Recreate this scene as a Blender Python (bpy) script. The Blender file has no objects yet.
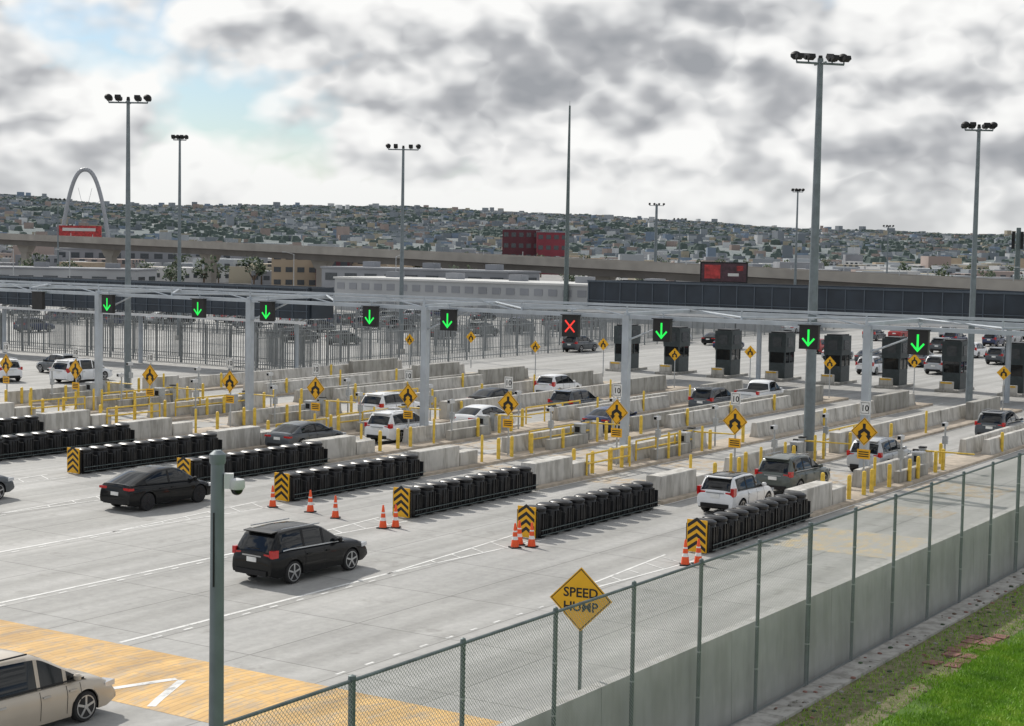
import bpy, math, random
import numpy as np
from mathutils import Vector, Matrix
random.seed(7); rng=np.random.default_rng(7)
S=bpy.context.scene
S.view_settings.view_transform='Standard'; S.view_settings.look='None'; S.view_settings.exposure=0
COL=S.collection
H=10.8; YAW=math.radians(32.8)
# ---------------------------------------------------------------- materials
MATS={}
def mat(name,col,rough=0.7,metal=0.0,var=0.12,scale=3.0,coat=0.0,emit=None,es=1.0,bump=0.0,spec=0.5,det=2):
    m=bpy.data.materials.new(name); m.use_nodes=True; nt=m.node_tree; N=nt.nodes; L=nt.links
    b=N['Principled BSDF']; b.inputs['Roughness'].default_value=rough; b.inputs['Metallic'].default_value=metal
    b.inputs['Coat Weight'].default_value=coat; b.inputs['Coat Roughness'].default_value=0.04
    b.inputs['Specular IOR Level'].default_value=spec
    tc=N.new('ShaderNodeTexCoord'); no=N.new('ShaderNodeTexNoise'); no.inputs['Scale'].default_value=scale; no.inputs['Detail'].default_value=det
    no.inputs['Roughness'].default_value=0.65
    L.new(tc.outputs['Object'],no.inputs['Vector'])
    r=N.new('ShaderNodeValToRGB'); r.color_ramp.elements[0].position=0.3; r.color_ramp.elements[1].position=0.7
    lo=[max(0,c*(1-var)) for c in col]; hi=[min(1,c*(1+var)) for c in col]
    r.color_ramp.elements[0].color=(*lo,1); r.color_ramp.elements[1].color=(*hi,1)
    L.new(no.outputs['Fac'],r.inputs['Fac']); L.new(r.outputs['Color'],b.inputs['Base Color'])
    if emit:
        b.inputs['Emission Color'].default_value=(*emit,1); b.inputs['Emission Strength'].default_value=es
    MATS[name]=m; return m
mat('black_plastic',(0.010,0.010,0.011),0.34,var=0.4,scale=2,spec=.45)
mat('dark_steel',(0.05,0.052,0.055),0.5,0.4,var=0.3)
mat('galv',(0.42,0.44,0.45),0.5,0.5,var=0.15,scale=4)
mat('fence_steel',(0.24,0.255,0.26),0.6,0.2,var=0.2,scale=1)
mat('galv_dark',(0.12,0.15,0.15),0.5,0.4,var=0.2,scale=4)
mat('pole_grey',(0.17,0.20,0.215),0.5,0.3,var=0.15,scale=2)
mat('gantry_paint',(0.42,0.46,0.50),0.5,0.1,var=0.12,scale=1)
mat('yellow',(0.72,0.43,0.02),0.5,var=0.15,scale=3)
mat('yellow_sign',(0.80,0.42,0.01),0.45,var=0.06,scale=2)
mat('yellow_rail',(0.70,0.48,0.06),0.5,var=0.2,scale=3)
mat('black_paint',(0.01,0.01,0.01),0.5,var=0.2)
mat('white_paint',(0.75,0.75,0.73),0.6,var=0.1,scale=3)
mat('orange',(0.85,0.10,0.02),0.5,var=0.1)
mat('island',(0.42,0.36,0.29),0.9,var=0.22,scale=1.5)
mat('booth',(0.045,0.06,0.065),0.5,0.1,var=0.2)
mat('glass',(0.008,0.010,0.012),0.04,0.0,var=0.1,spec=0.5)
mat('canopy_dark',(0.028,0.038,0.052),0.5,0.2,var=0.3,scale=0.4)
mat('canopy_line',(0.075,0.095,0.12),0.5,0.2,var=0.1)
mat('white_metal',(0.58,0.59,0.60),0.5,0.1,var=0.1,scale=0.5)
mat('soffit',(0.16,0.17,0.18),0.7,var=0.1)
mat('rubber',(0.02,0.02,0.021),0.85,var=0.2)
mat('rim',(0.45,0.46,0.47),0.3,0.8,var=0.1)
mat('rim_dark',(0.03,0.03,0.035),0.3,0.6,var=0.1)
mat('trim',(0.015,0.015,0.016),0.6,var=0.2,spec=.3)
mat('tail',(0.50,0.01,0.01),0.15,var=0.1,coat=0.5)
mat('headlamp',(0.6,0.62,0.65),0.08,0.2,var=0.1,coat=1)
mat('green_led',(0.0,0.4,0.05),0.5,emit=(0.02,1.0,0.10),es=0.85)
mat('red_led',(0.5,0.02,0.02),0.5,emit=(1.0,0.05,0.03),es=0.85)
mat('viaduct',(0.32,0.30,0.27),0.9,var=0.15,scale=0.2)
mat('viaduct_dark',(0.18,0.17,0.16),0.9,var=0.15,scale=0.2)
mat('arch_steel',(0.33,0.345,0.37),0.5,0.2,var=0.1,scale=0.05)
mat('bld_white',(0.55,0.55,0.54),0.8,var=0.1,scale=0.1)
mat('bld_pale',(0.37,0.38,0.39),0.8,var=0.12,scale=0.1)
mat('bld_beige',(0.42,0.34,0.25),0.85,var=0.15,scale=0.1)
mat('bld_red',(0.20,0.035,0.05),0.8,var=0.15,scale=0.1)
mat('bld_dred',(0.10,0.03,0.04),0.8,var=0.15,scale=0.1)
mat('bld_grey',(0.25,0.26,0.28),0.85,var=0.15,scale=0.1)
mat('win_dark',(0.06,0.07,0.08),0.2,var=0.2)
mat('bark',(0.10,0.07,0.05),0.9,var=0.2)
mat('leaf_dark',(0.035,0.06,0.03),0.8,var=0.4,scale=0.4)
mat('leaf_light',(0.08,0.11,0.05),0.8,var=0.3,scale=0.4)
mat('screen_red',(0.35,0.03,0.03),0.4,var=0.5,scale=1.2)
mat('screen_dark',(0.05,0.02,0.03),0.3,var=0.5,scale=2)
mat('brickstone',(0.24,0.12,0.10),0.9,var=0.35,scale=5)
for n_,c_ in dict(house_a=(0.35,0.375,0.395),house_b=(0.245,0.27,0.295),house_c=(0.18,0.205,0.23),house_d=(0.32,0.26,0.235),house_e=(0.55,0.56,0.565),house_f=(0.20,0.255,0.33),house_g=(0.37,0.335,0.26),hill_tree=(0.085,0.115,0.105)).items():  # house and tree colours muted towards blue-grey: distance haze painted in
    mat(n_,c_,0.9,var=0.1,scale=.01,det=0)
for n,c,mt in [('paint_black',(0.003,0.0033,0.0036),0.0),('paint_white',(0.78,0.79,0.80),0.0),('paint_gold',(0.46,0.41,0.34),0.35),
             ('paint_silver',(0.46,0.48,0.50),0.4),('paint_grey',(0.07,0.08,0.09),0.3),('paint_olive',(0.09,0.105,0.095),0.3),('paint_blue',(0.015,0.03,0.09),0.2),('paint_red',(0.35,0.02,0.02),0.1)]:
    mat(n,c,0.5,mt,var=0.05,scale=1,coat=0.45 if n=='paint_black' else .7,spec=.15 if n=='paint_black' else .4)
def nodes_mat(name):
    m=bpy.data.materials.new(name); m.use_nodes=True; MATS[name]=m
    return m,m.node_tree.nodes,m.node_tree.links,m.node_tree.nodes['Principled BSDF']
def noise(N,L,vec,scale,detail=5,rough=.6,mapscale=None):
    if mapscale:
        mp=N.new('ShaderNodeMapping'); mp.inputs['Scale'].default_value=mapscale; L.new(vec,mp.inputs['Vector']); vec=mp.outputs['Vector']
    n=N.new('ShaderNodeTexNoise'); n.inputs['Scale'].default_value=scale; n.inputs['Detail'].default_value=detail; n.inputs['Roughness'].default_value=rough
    L.new(vec,n.inputs['Vector']); return n.outputs['Fac']
def ramp(N,L,fac,stops):
    r=N.new('ShaderNodeValToRGB'); e=r.color_ramp.elements
    while len(e)<len(stops): e.new(0.5)
    for i,(p,c) in enumerate(stops):
        e[i].position=p; e[i].color=(*c,1) if len(c)==3 else c
    L.new(fac,r.inputs['Fac']); return r.outputs['Color']
def mix(N,L,a,b,fac,mode='MIX'):
    m=N.new('ShaderNodeMix'); m.data_type='RGBA'; m.blend_type=mode
    if isinstance(fac,(int,float)): m.inputs[0].default_value=fac
    else: L.new(fac,m.inputs[0])
    L.new(a,m.inputs[6]); L.new(b,m.inputs[7]); return m.outputs[2]
def conc(name,col,dirt=.70):
    m,N,L,b=nodes_mat(name); g=N.new('ShaderNodeNewGeometry'); v=g.outputs['Position']
    c=ramp(N,L,noise(N,L,v,0.6,3,.65),[(0.3,[x*.80 for x in col]),(0.7,[min(1,x*1.12) for x in col])])
    s=ramp(N,L,noise(N,L,v,2.2,3,.7,(1,1,.18)),[(0.40,(dirt,dirt*.99,dirt*.965)),(0.56,(1.03,1.03,1.03))])
    c=mix(N,L,c,s,1,'MULTIPLY')
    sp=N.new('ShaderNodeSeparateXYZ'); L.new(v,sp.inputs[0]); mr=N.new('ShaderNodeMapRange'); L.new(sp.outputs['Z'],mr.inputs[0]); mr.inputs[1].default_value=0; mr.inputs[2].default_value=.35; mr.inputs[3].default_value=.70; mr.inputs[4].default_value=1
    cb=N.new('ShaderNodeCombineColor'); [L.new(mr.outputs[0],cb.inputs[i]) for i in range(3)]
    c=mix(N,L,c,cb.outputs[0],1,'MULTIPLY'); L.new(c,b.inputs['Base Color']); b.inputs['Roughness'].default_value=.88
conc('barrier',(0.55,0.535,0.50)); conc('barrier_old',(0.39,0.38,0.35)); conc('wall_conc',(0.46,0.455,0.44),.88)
m,N,L,b=nodes_mat('pavement')
tc=N.new('ShaderNodeTexCoord'); v=tc.outputs['Object']
base=ramp(N,L,noise(N,L,v,0.12,3,.6),[(0.3,(0.365,0.362,0.352)),(0.7,(0.455,0.45,0.435))])
fine=ramp(N,L,noise(N,L,v,3.0,4,.75),[(0.3,(0.84,0.84,0.84)),(0.7,(1.07,1.07,1.06))])
c=mix(N,L,base,fine,1.0,'MULTIPLY')
streak=ramp(N,L,noise(N,L,v,1.0,2,.55,(0.035,0.9,1)),[(0.35,(0.78,0.78,0.77)),(0.62,(1.03,1.03,1.03))])
c=mix(N,L,c,streak,1.0,'MULTIPLY')
blot=ramp(N,L,noise(N,L,v,0.55,4,.7),[(0.60,(1,1,1)),(0.75,(0.66,0.65,0.63))])
c=mix(N,L,c,blot,1.0,'MULTIPLY')
br=N.new('ShaderNodeTexBrick'); br.offset=0; br.inputs['Scale'].default_value=1.0; br.inputs['Brick Width'].default_value=4.6; br.inputs['Row Height'].default_value=3.2
br.inputs['Mortar Size'].default_value=0.028; br.inputs['Color1'].default_value=(1,1,1,1); br.inputs['Color2'].default_value=(0.91,0.91,0.91,1); br.inputs['Mortar'].default_value=(0.58,0.58,0.57,1)
L.new(v,br.inputs['Vector']); c=mix(N,L,c,br.outputs['Color'],1.0,'MULTIPLY')
L.new(c,b.inputs['Base Color']); b.inputs['Roughness'].default_value=0.75
def worn(name,col,under=(0.40,0.40,0.39),lo=.38,hi=.55,plank=False,sc=2.5):
    m,N,L,b=nodes_mat(name); tc=N.new('ShaderNodeTexCoord'); v=tc.outputs['Object']
    p=ramp(N,L,noise(N,L,v,1.2,3),[(0.3,[x*0.85 for x in col]),(0.7,[min(1,x*1.08) for x in col])])
    u=N.new('ShaderNodeRGB'); u.outputs[0].default_value=(*under,1)
    f=ramp(N,L,noise(N,L,v,sc,4,.75,(0.5,1,1)),[(lo,(0,0,0)),(hi,(1,1,1))])
    c=mix(N,L,u.outputs[0],p,f)
    if plank:
        br=N.new('ShaderNodeTexBrick'); br.offset=.35; br.inputs['Scale'].default_value=1; br.inputs['Brick Width'].default_value=3.0; br.inputs['Row Height'].default_value=0.22
        br.inputs['Mortar Size'].default_value=0.02; br.inputs['Color1'].default_value=(1,1,1,1); br.inputs['Color2'].default_value=(.90,.88,.85,1); br.inputs['Mortar'].default_value=(.75,.71,.67,1)
        L.new(v,br.inputs['Vector']); c=mix(N,L,c,br.outputs['Color'],1,'MULTIPLY')
        t=ramp(N,L,noise(N,L,v,1.0,3,.55,(0.08,0.7,1)),[(0.38,(0.72,0.70,0.68)),(0.58,(1.0,1.0,1.0))]); c=mix(N,L,c,t,1,'MULTIPLY')
    L.new(c,b.inputs['Base Color']); b.inputs['Roughness'].default_value=.7
worn('mark_white',(0.72,0.72,0.70),lo=.36,hi=.48)
worn('mark_yellow',(0.74,0.47,0.17),under=(0.54,0.40,0.24),lo=.40,hi=.52,plank=True)
worn('mark_yellow_faint',(0.56,0.44,0.25),lo=.42,hi=.64,plank=False)
worn('mark_tan',(0.42,0.33,0.22),lo=.40,hi=.60)
m,N,L,b=nodes_mat('far_ground'); v=N.new('ShaderNodeTexCoord').outputs['Object']
L.new(ramp(N,L,noise(N,L,v,0.02,4),[(0.35,(0.22,0.22,0.22)),(0.65,(0.30,0.29,0.28))]),b.inputs['Base Color']); b.inputs['Roughness'].default_value=.9
m,N,L,b=nodes_mat('turf'); v=N.new('ShaderNodeTexCoord').outputs['Object']
L.new(ramp(N,L,noise(N,L,v,1.3,5,.7),[(0.3,(0.05,0.10,0.012)),(0.55,(0.09,0.18,0.02)),(0.75,(0.13,0.15,0.05))]),b.inputs['Base Color']); b.inputs['Roughness'].default_value=.95
m,N,L,b=nodes_mat('dirt'); v=N.new('ShaderNodeTexCoord').outputs['Object']
L.new(ramp(N,L,noise(N,L,v,3.2,7,.8),[(0.3,(0.06,0.065,0.025)),(0.46,(0.13,0.14,0.055)),(0.57,(0.22,0.19,0.12)),(0.72,(0.34,0.30,0.24))]),b.inputs['Base Color']); b.inputs['Roughness'].default_value=.95
m,N,L,b=nodes_mat('blade'); v=N.new('ShaderNodeTexCoord').outputs['Object']
L.new(ramp(N,L,noise(N,L,v,0.8,4,.7),[(0.3,(0.10,0.24,0.015)),(0.52,(0.22,0.42,0.025)),(0.75,(0.38,0.50,0.06))]),b.inputs['Base Color']); b.inputs['Roughness'].default_value=.55
m,N,L,b=nodes_mat('hill'); v=N.new('ShaderNodeTexCoord').outputs['Object']
L.new(ramp(N,L,noise(N,L,v,0.012,6,.75),[(0.35,(0.11,0.14,0.14)),(0.5,(0.155,0.18,0.185)),(0.68,(0.22,0.23,0.23))]),b.inputs['Base Color']); b.inputs['Roughness'].default_value=1  # bluish low-contrast slope tones, aerial haze put into the base colour
m,N,L,b=nodes_mat('chainlink'); tc=N.new('ShaderNodeTexCoord'); sp=N.new('ShaderNodeSeparateXYZ'); L.new(tc.outputs['Object'],sp.inputs[0])
def mth(op,a,bb=None):
    n=N.new('ShaderNodeMath'); n.operation=op
    for i,q in enumerate((a,bb)):
        if q is None: continue
        if isinstance(q,(int,float)): n.inputs[i].default_value=q
        else: L.new(q,n.inputs[i])
    return n.outputs[0]
P=0.08
outs=[]
for op in ('ADD','SUBTRACT'):
    s=mth(op,sp.outputs['X'],sp.outputs['Z']); s=mth('MULTIPLY',s,1/P); s=mth('FRACT',s); s=mth('LESS_THAN',s,0.16); outs.append(s)
al=mth('MAXIMUM',outs[0],outs[1]); L.new(al,b.inputs['Alpha'])
b.inputs['Base Color'].default_value=(0.38,0.40,0.40,1); b.inputs['Metallic'].default_value=.2; b.inputs['Roughness'].default_value=.5
# ---------------------------------------------------------------- mesh builder
class MB:
    def __init__(s): s.V=[];s.F=[];s.M=[];s.mats=[]
    def mi(s,m):
        if m not in s.mats: s.mats.append(m)
        return s.mats.index(m)
    def add(s,vs,fs,m):
        o=len(s.V); s.V+= [tuple(v) for v in vs]
        for i,f in enumerate(fs):
            s.F.append([o+j for j in f]); s.M.append(s.mi(m if isinstance(m,str) else m[i]))
    def box(s,c,d,m,rz=0,ry=0):
        R=Matrix.Rotation(rz,3,'Z')@Matrix.Rotation(ry,3,'Y'); c=Vector(c)
        vs=[c+R@Vector((sx*d[0]/2,sy*d[1]/2,sz*d[2]/2)) for sx in(-1,1) for sy in(-1,1) for sz in(-1,1)]
        s.add(vs,[(0,1,3,2),(4,6,7,5),(0,4,5,1),(2,3,7,6),(0,2,6,4),(1,5,7,3)],m)
    def cyl(s,p0,p1,r0,r1,m,n=10,caps=True):
        p0=Vector(p0);p1=Vector(p1);d=(p1-p0).normalized(); q=d.to_track_quat('Z','Y')
        vs=[]
        for p,r in((p0,r0),(p1,r1)):
            for i in range(n):
                a=2*math.pi*i/n; vs.append(p+q@Vector((r*math.cos(a),r*math.sin(a),0)))
        fs=[(i,(i+1)%n,n+(i+1)%n,n+i) for i in range(n)]
        if caps: fs+= [tuple(range(n-1,-1,-1)),tuple(range(n,2*n))]
        s.add(vs,fs,m)
    def lathe(s,c,prof,m,n=16,axis='Z',ribs=0,sx=1,sy=1,sq=0):
        c=Vector(c); vs=[]
        for r,z in prof:
            for i in range(n):
                a=2*math.pi*i/n; rr=r*(1-ribs*(i%2))
                if sq:
                    ca,sa=abs(math.cos(a)),abs(math.sin(a)); rr*=(ca**sq+sa**sq)**(-1/sq)
                p=(rr*math.cos(a)*sx,rr*math.sin(a)*sy,z)
                if axis=='Y': p=(p[0],p[2],p[1])
                vs.append(c+Vector(p))
        fs=[];k=len(prof)
        for j in range(k-1):
            for i in range(n): fs.append((j*n+i,j*n+(i+1)%n,(j+1)*n+(i+1)%n,(j+1)*n+i))
        fs.append(tuple(range(n-1,-1,-1))); fs.append(tuple((k-1)*n+i for i in range(n)))
        s.add(vs,fs,m)
    def prism(s,poly,vec,m):
        n=len(poly); vec=Vector(vec); vs=[Vector(p) for p in poly]+[Vector(p)+vec for p in poly]
        fs=[tuple(range(n-1,-1,-1)),tuple(range(n,2*n))]+[(i,(i+1)%n,n+(i+1)%n,n+i) for i in range(n)]
        s.add(vs,fs,m)
    def sphere(s,c,r,m,n=12):
        pr=[(r*math.sin(math.pi*t/8)+1e-4,-r*math.cos(math.pi*t/8)) for t in range(9)]
        s.lathe(c,pr,m,n)
    def mesh(s,name,sharp=35):
        me=bpy.data.meshes.new(name); me.from_pydata(s.V,[],s.F)
        for m in s.mats: me.materials.append(MATS[m])
        me.polygons.foreach_set('material_index',s.M)
        if sharp:
            me.polygons.foreach_set('use_smooth',[True]*len(s.F)); me.update(); me.set_sharp_from_angle(angle=math.radians(sharp))
        me.update(); return me
    def obj(s,name,loc=(0,0,0),rz=0,sharp=35): return put(s.mesh(name,sharp),name,loc,rz)
def put(me,name,loc=(0,0,0),rz=0,sc=None):
    o=bpy.data.objects.new(name,me); o.location=loc; o.rotation_euler=(0,0,rz)
    if sc: o.scale=sc
    COL.objects.link(o); return o
def text_geo(t,size):
    cu=bpy.data.curves.new('t','FONT'); cu.body=t; cu.size=size; cu.align_x='CENTER'; cu.align_y='CENTER'; cu.resolution_u=3; cu.offset=size*0.02
    o=bpy.data.objects.new('t',cu); COL.objects.link(o); dg=bpy.context.evaluated_depsgraph_get()
    me=bpy.data.meshes.new_from_object(o.evaluated_get(dg)); vs=[v.co.copy() for v in me.vertices]; fs=[tuple(p.vertices) for p in me.polygons]
    bpy.data.objects.remove(o); bpy.data.meshes.remove(me); return vs,fs
def sign_text(mb,t,size,x,y,z,m):
    vs,fs=text_geo(t,size); mb.add([(x,y-v.x,z+v.y) for v in vs],fs,m)
def flat(mb,pts,x,y,z,m):
    mb.add([(x,y-p[0],z+p[1]) for p in pts],[tuple(range(len(pts)))],m)
def RY(R,Y): return (.5417*R+.8406*Y, -.8406*R+.5417*Y)
# ---------------------------------------------------------------- ground
def sheet(name,x0,x1,y0,y1,z,m):
    mb=MB(); mb.add([(x0,y0,z),(x1,y0,z),(x1,y1,z),(x0,y1,z)],[(0,1,2,3)],m); return mb.obj(name,sharp=0)
sheet('ground',-3000,9000,-6000,9000,-0.02,'far_ground')
sheet('concrete_road',-80,235,16.0,230,0.0,'pavement')
sheet('grass_ground',-40,160,-60,13.3,0.0,'turf')
sheet('dirt_verge',-40,160,13.0,14.85,0.004,'dirt')
mb=MB()
for i in range(60): mb.box((-37+i*3.2,15.2,0.03),(3.17,0.7,0.1),'barrier')
mb.obj('kerb')
mb=MB(); pts=[(27.0,0.004),(27.6,0.05),(29,0.08),(30.4,0.05),(31.0,0.004)]
for i in range(4):
    (a,za),(c,zc)=pts[i],pts[i+1]; mb.add([(a,16.2,za),(c,16.2,zc),(c,62,zc),(a,62,za)],[(0,1,2,3)],'mark_yellow')
mb.obj('speed_hump',sharp=60)
IB=[26.7+6.4*k for k in range(-1,10)]
NB=[b-.65 for b in IB]
lanes=[b+3.2 for b in IB]
mb=MB()
def tri_arrow(lb):
    def q(p0,p1,w):
        d=Vector((p1[0]-p0[0],p1[1]-p0[1],0)).normalized(); n=Vector((-d.y,d.x,0))*w/2
        def zz(x): return float(np.interp(x,[p[0] for p in pts],[p[1] for p in pts]))+.006
        K=8
        for k in range(K):
            a=Vector((*p0,0)).lerp(Vector((*p1,0)),k/K); e=Vector((*p0,0)).lerp(Vector((*p1,0)),(k+1)/K)
            mb.add([(p.x,p.y,zz(p.x)) for p in (a-n,e-n,e+n,a+n)],[(0,1,2,3)],'mark_white')
    q((27.15,lb+1.0),(29.1,lb+.1),.22); q((27.15,lb-1.0),(29.1,lb-.1),.22)
for lb in (28.3,35.6,42,48.4): tri_arrow(lb)
mb.obj('road_arrow_marking',sharp=0)
mb=MB()
def line(x0,y0,x1,y1,w,z=.006,m='mark_white'):
    d=Vector((x1-x0,y1-y0)).normalized(); n=Vector((-d.y,d.x))*w/2
    mb.add([(x0-n.x,y0-n.y,z),(x1-n.x,y1-n.y,z),(x1+n.x,y1+n.y,z),(x0+n.x,y0+n.y,z)],[(0,1,2,3)],m)
for i,bk in enumerate(NB[1:]):
    if i: line(-60,bk,26.9,bk,.14); line(31.1,bk,43,bk,.14)
    line(43,bk,51.8,bk-.7,.10); line(43,bk,51.8,bk+.7,.10)
    for j in range(5):
        a=45.5+j*1.3; w=(a-43)/8.8*.7
        line(a,bk-w,a+w*1.0,bk+w*.9,.06,.010)
    for x in np.arange(-40,43,1.2):
        if not 26.5<x<31.3: line(x,bk-.32,x+.35,bk-.32,.09,.006)
for bk in IB[1:]:
    line(62,bk-1.0,118,bk-1.0,.1); line(62,bk+1.0,118,bk+1.0,.1)
mb.obj('lane_markings',sharp=0)
mb=MB()
for lb in lanes:
    if lb<22: continue
    mb.add([(66,lb-2.1,.005),(68.2,lb-2.1,.005),(68.2,lb+2.1,.005),(66,lb+2.1,.005)],[(0,1,2,3)],'mark_tan')
    mb.add([(73,lb-2.1,.005),(77,lb-2.1,.005),(77,lb+2.1,.005),(73,lb+2.1,.005)],[(0,1,2,3)],'mark_tan')
mb.obj('rumble_strip',sharp=0)
mb=MB(); mb.add([(56,16.4,.005),(61,16.4,.005),(61,24.5,.005),(56,24.5,.005)],[(0,1,2,3)],'mark_yellow_faint'); mb.obj('painted_hump',sharp=0)
# ---------------------------------------------------------------- crash cushion
def cushion_mesh():
    mb=MB(); n=10
    for i in range(n):
        x=.42+i*.93; rs=random.uniform(.97,1.02)
        mb.lathe((x,0,0),[(.40,.03),(.43,.10),(.42,.2),(.43,.55),(.42,.9),(.385,.98),(.41,1.0),(.42,1.04),(.41,1.10),(.33,1.15),(.1,1.17)],'black_plastic',28,sx=.80*rs,sy=1.15*rs,sq=2.4)
        for sy in(-1,1):
            for gx in(-.16,.0,.16): mb.box((x+gx,sy*(.488-abs(gx)*.1),.52),(.05,.04,.8),'black_plastic')
        mb.box((x+.465,0,.45),(.03,1.0,.7),'dark_steel')
    for z in(.14,.32):
        for sy in(-.56,.56): mb.box((4.7,sy,z),(9.3,.02,.03),'galv_dark')
    mb.box((4.7,0,.02),(9.3,.5,.04),'dark_steel')
    mb.box((-.12,0,.62),(.06,.78,1.16),'yellow_sign')
    mb.box((-.07,0,.55),(.05,.9,1.0),'black_plastic')
    for j in range(4):
        z=.16+j*.28
        flat(mb,[(-.36,z-.10),(0,z+.16),(0,z+.30),(-.36,z+.04)],-.153,0,0,'black_paint')
        flat(mb,[(.36,z-.10),(.36,z+.04),(0,z+.30),(0,z+.16)],-.153,0,0,'black_paint')
    return mb.mesh('crash_cushion')
cms=[cushion_mesh() for _ in range(2)]
for i,bk in enumerate(NB[1:]): put(cms[i%2],'crash_cushion',([52.9,51.6,52.4,52.6,53.4,52.8,53,52.5,53,53][i],bk-.05,0),random.uniform(-.008,.008))
# ---------------------------------------------------------------- barriers
def jersey(mb,x0,x1,y,h,m,top=.16,seg=3.0):
    n=max(1,round((x1-x0)/seg)); l=(x1-x0)/n
    for i in range(n):
        a=x0+i*l+.012; e=x0+(i+1)*l-.012; jy=y+random.uniform(-.03,.03)
        pr=[(-.34,.0),(-.34,.10),(-top-.06,.36),(-top,h-.03),(-top+.03,h),(top-.03,h),(top,h-.03),(top+.06,.36),(.34,.10),(.34,0)]
        mb.prism([(a,jy+p[0],p[1]) for p in pr],(e-a,0,0),m)
def wallblock(mb,x0,x1,y,h,w,m): mb.prism([(x0,y-w/2,0),(x0,y+w/2,0),(x0,y+w/2,h-.03),(x0,y+w/2-.03,h),(x0,y-w/2+.03,h),(x0,y-w/2,h-.03)],(x1-x0,0,0),m)
mb=MB(); mb.prism([(0,-.95,0),(0,.95,0),(0,.95,.13),(0,.92,.15),(0,-.92,.15),(0,-.95,.13)],(54,0,0),'island'); isl=mb.mesh('traffic_island')
bv=[]
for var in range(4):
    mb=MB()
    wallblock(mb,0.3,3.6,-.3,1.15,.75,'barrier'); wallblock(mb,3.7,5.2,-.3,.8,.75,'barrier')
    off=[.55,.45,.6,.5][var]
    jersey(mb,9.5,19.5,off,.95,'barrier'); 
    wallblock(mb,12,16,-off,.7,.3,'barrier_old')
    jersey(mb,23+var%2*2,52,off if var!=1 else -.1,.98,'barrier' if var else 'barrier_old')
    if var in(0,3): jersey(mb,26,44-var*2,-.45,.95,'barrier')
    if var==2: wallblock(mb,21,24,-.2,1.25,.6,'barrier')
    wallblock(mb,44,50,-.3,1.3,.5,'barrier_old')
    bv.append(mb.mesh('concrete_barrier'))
mb=MB(); mb.lathe((0,0,0),[(.095,0),(.095,.98),(.08,1.06),(.03,1.09)],'yellow_rail',12); mb.box((0,0,.012),(.3,.3,.02),'galv'); bol=mb.mesh('bollard')
mb=MB(); mb.lathe((0,0,0),[(.07,0),(.07,1.3),(.05,1.36)],'yellow_rail',10); bolt=mb.mesh('bollard')
def rail(Ln):
    mb=MB()
    for z in(.55,1.0): mb.cyl((0,0,z),(Ln,0,z),.045,.045,'yellow_rail',8)
    for i in range(int(Ln/2)+1): mb.cyl((i*Ln/int(Ln/2),0,0),(i*Ln/int(Ln/2),0,1.0),.05,.05,'yellow_rail',8)
    return mb.mesh('guard_rail')
r4=rail(4.2); r6=rail(6.4)
mb=MB(); mb.box((0,0,.55),(.3,.3,1.1),'galv'); mb.box((0,0,1.13),(.34,.34,.06),'trim'); mb.cyl((0,-.1,.95),(0,-2.6,.98),.045,.035,'yellow_rail',8); mb.cyl((0,-.1,.95),(0,.5,.94),.07,.07,'trim',8); gate=mb.mesh('gate_barrier')
mb=MB(); mb.cyl((0,0,0),(0,0,2.3),.05,.05,'galv',8); mb.box((-.1,0,2.15),(.45,.2,.2),'white_metal'); mb.box((.02,0,1.35),(.16,.26,.4),'galv'); mb.box((-.34,0,2.15),(.03,.14,.14),'glass'); reader=mb.mesh('plate_reader_camera')
mb=MB(); mb.box((0,0,.52),(.5,.5,1.0),'galv'); mb.box((0,0,1.05),(.56,.56,.06),'white_metal'); mb.box((-.26,0,.75),(.02,.3,.3),'trim'); mb.box((0,0,.01),(.7,.7,.02),'trim'); cab=mb.mesh('equipment_cabinet')
mb=MB(); mb.cyl((0,0,0),(0,0,4.0),.045,.045,'galv',8)
D=.64
def diamond(mb,x,z,d,m): flat(mb,[(0,-d),(d,0),(0,d),(-d,0)],x,0,z,m)
mb.prism([(-.05,0,2.65-D),(-.05,D,2.65),(-.05,0,2.65+D),(-.05,-D,2.65)],(-.02,0,0),'yellow_sign')
diamond(mb,-.074,2.65,D-.04,'black_paint'); diamond(mb,-.078,2.65,D-.07,'yellow_sign')
def picto(mb,x,z,s):
    flat(mb,[(-.075*s,.38*s),(-.075*s,.1*s),(.075*s,.1*s),(.075*s,.38*s)],x,0,z,'black_paint')
    for g in(-1,1):
        q=[(0,.2*s),(0,.0*s),(g*.15*s,-.10*s),(g*.15*s,-.2*s),(g*.30*s,-.2*s),(g*.30*s,-.0*s)]
        flat(mb,q if g>0 else q[::-1],x-.001*g,0,z,'black_paint')
        flat(mb,[(g*.08*s,-.18*s),(g*.375*s,-.18*s),(g*.225*s,-.39*s)],x-.003,0,z,'black_paint')
picto(mb,-.083,2.65,.95)
mb.box((-.06,0,3.72),(.02,.5,.62),'white_paint'); 
flat(mb,[(-.2,-.25),(.2,-.25),(.2,.25),(-.2,.25)],-.073,0,3.72,'black_paint'); flat(mb,[(-.18,-.23),(.18,-.23),(.18,.23),(-.18,.23)],-.076,0,3.72,'white_paint')
sign_text(mb,'10',.38,-.08,0,3.70,'black_paint')
mb.box((-.06,0,1.62),(.02,.62,.44),'yellow_sign')
for z in(1.72,1.62,1.52): flat(mb,[(-.24,-.025),(.24,-.025),(.24,.025),(-.24,.025)],-.073,0,z,'black_paint')
wsign=mb.mesh('traffic_sign')
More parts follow.
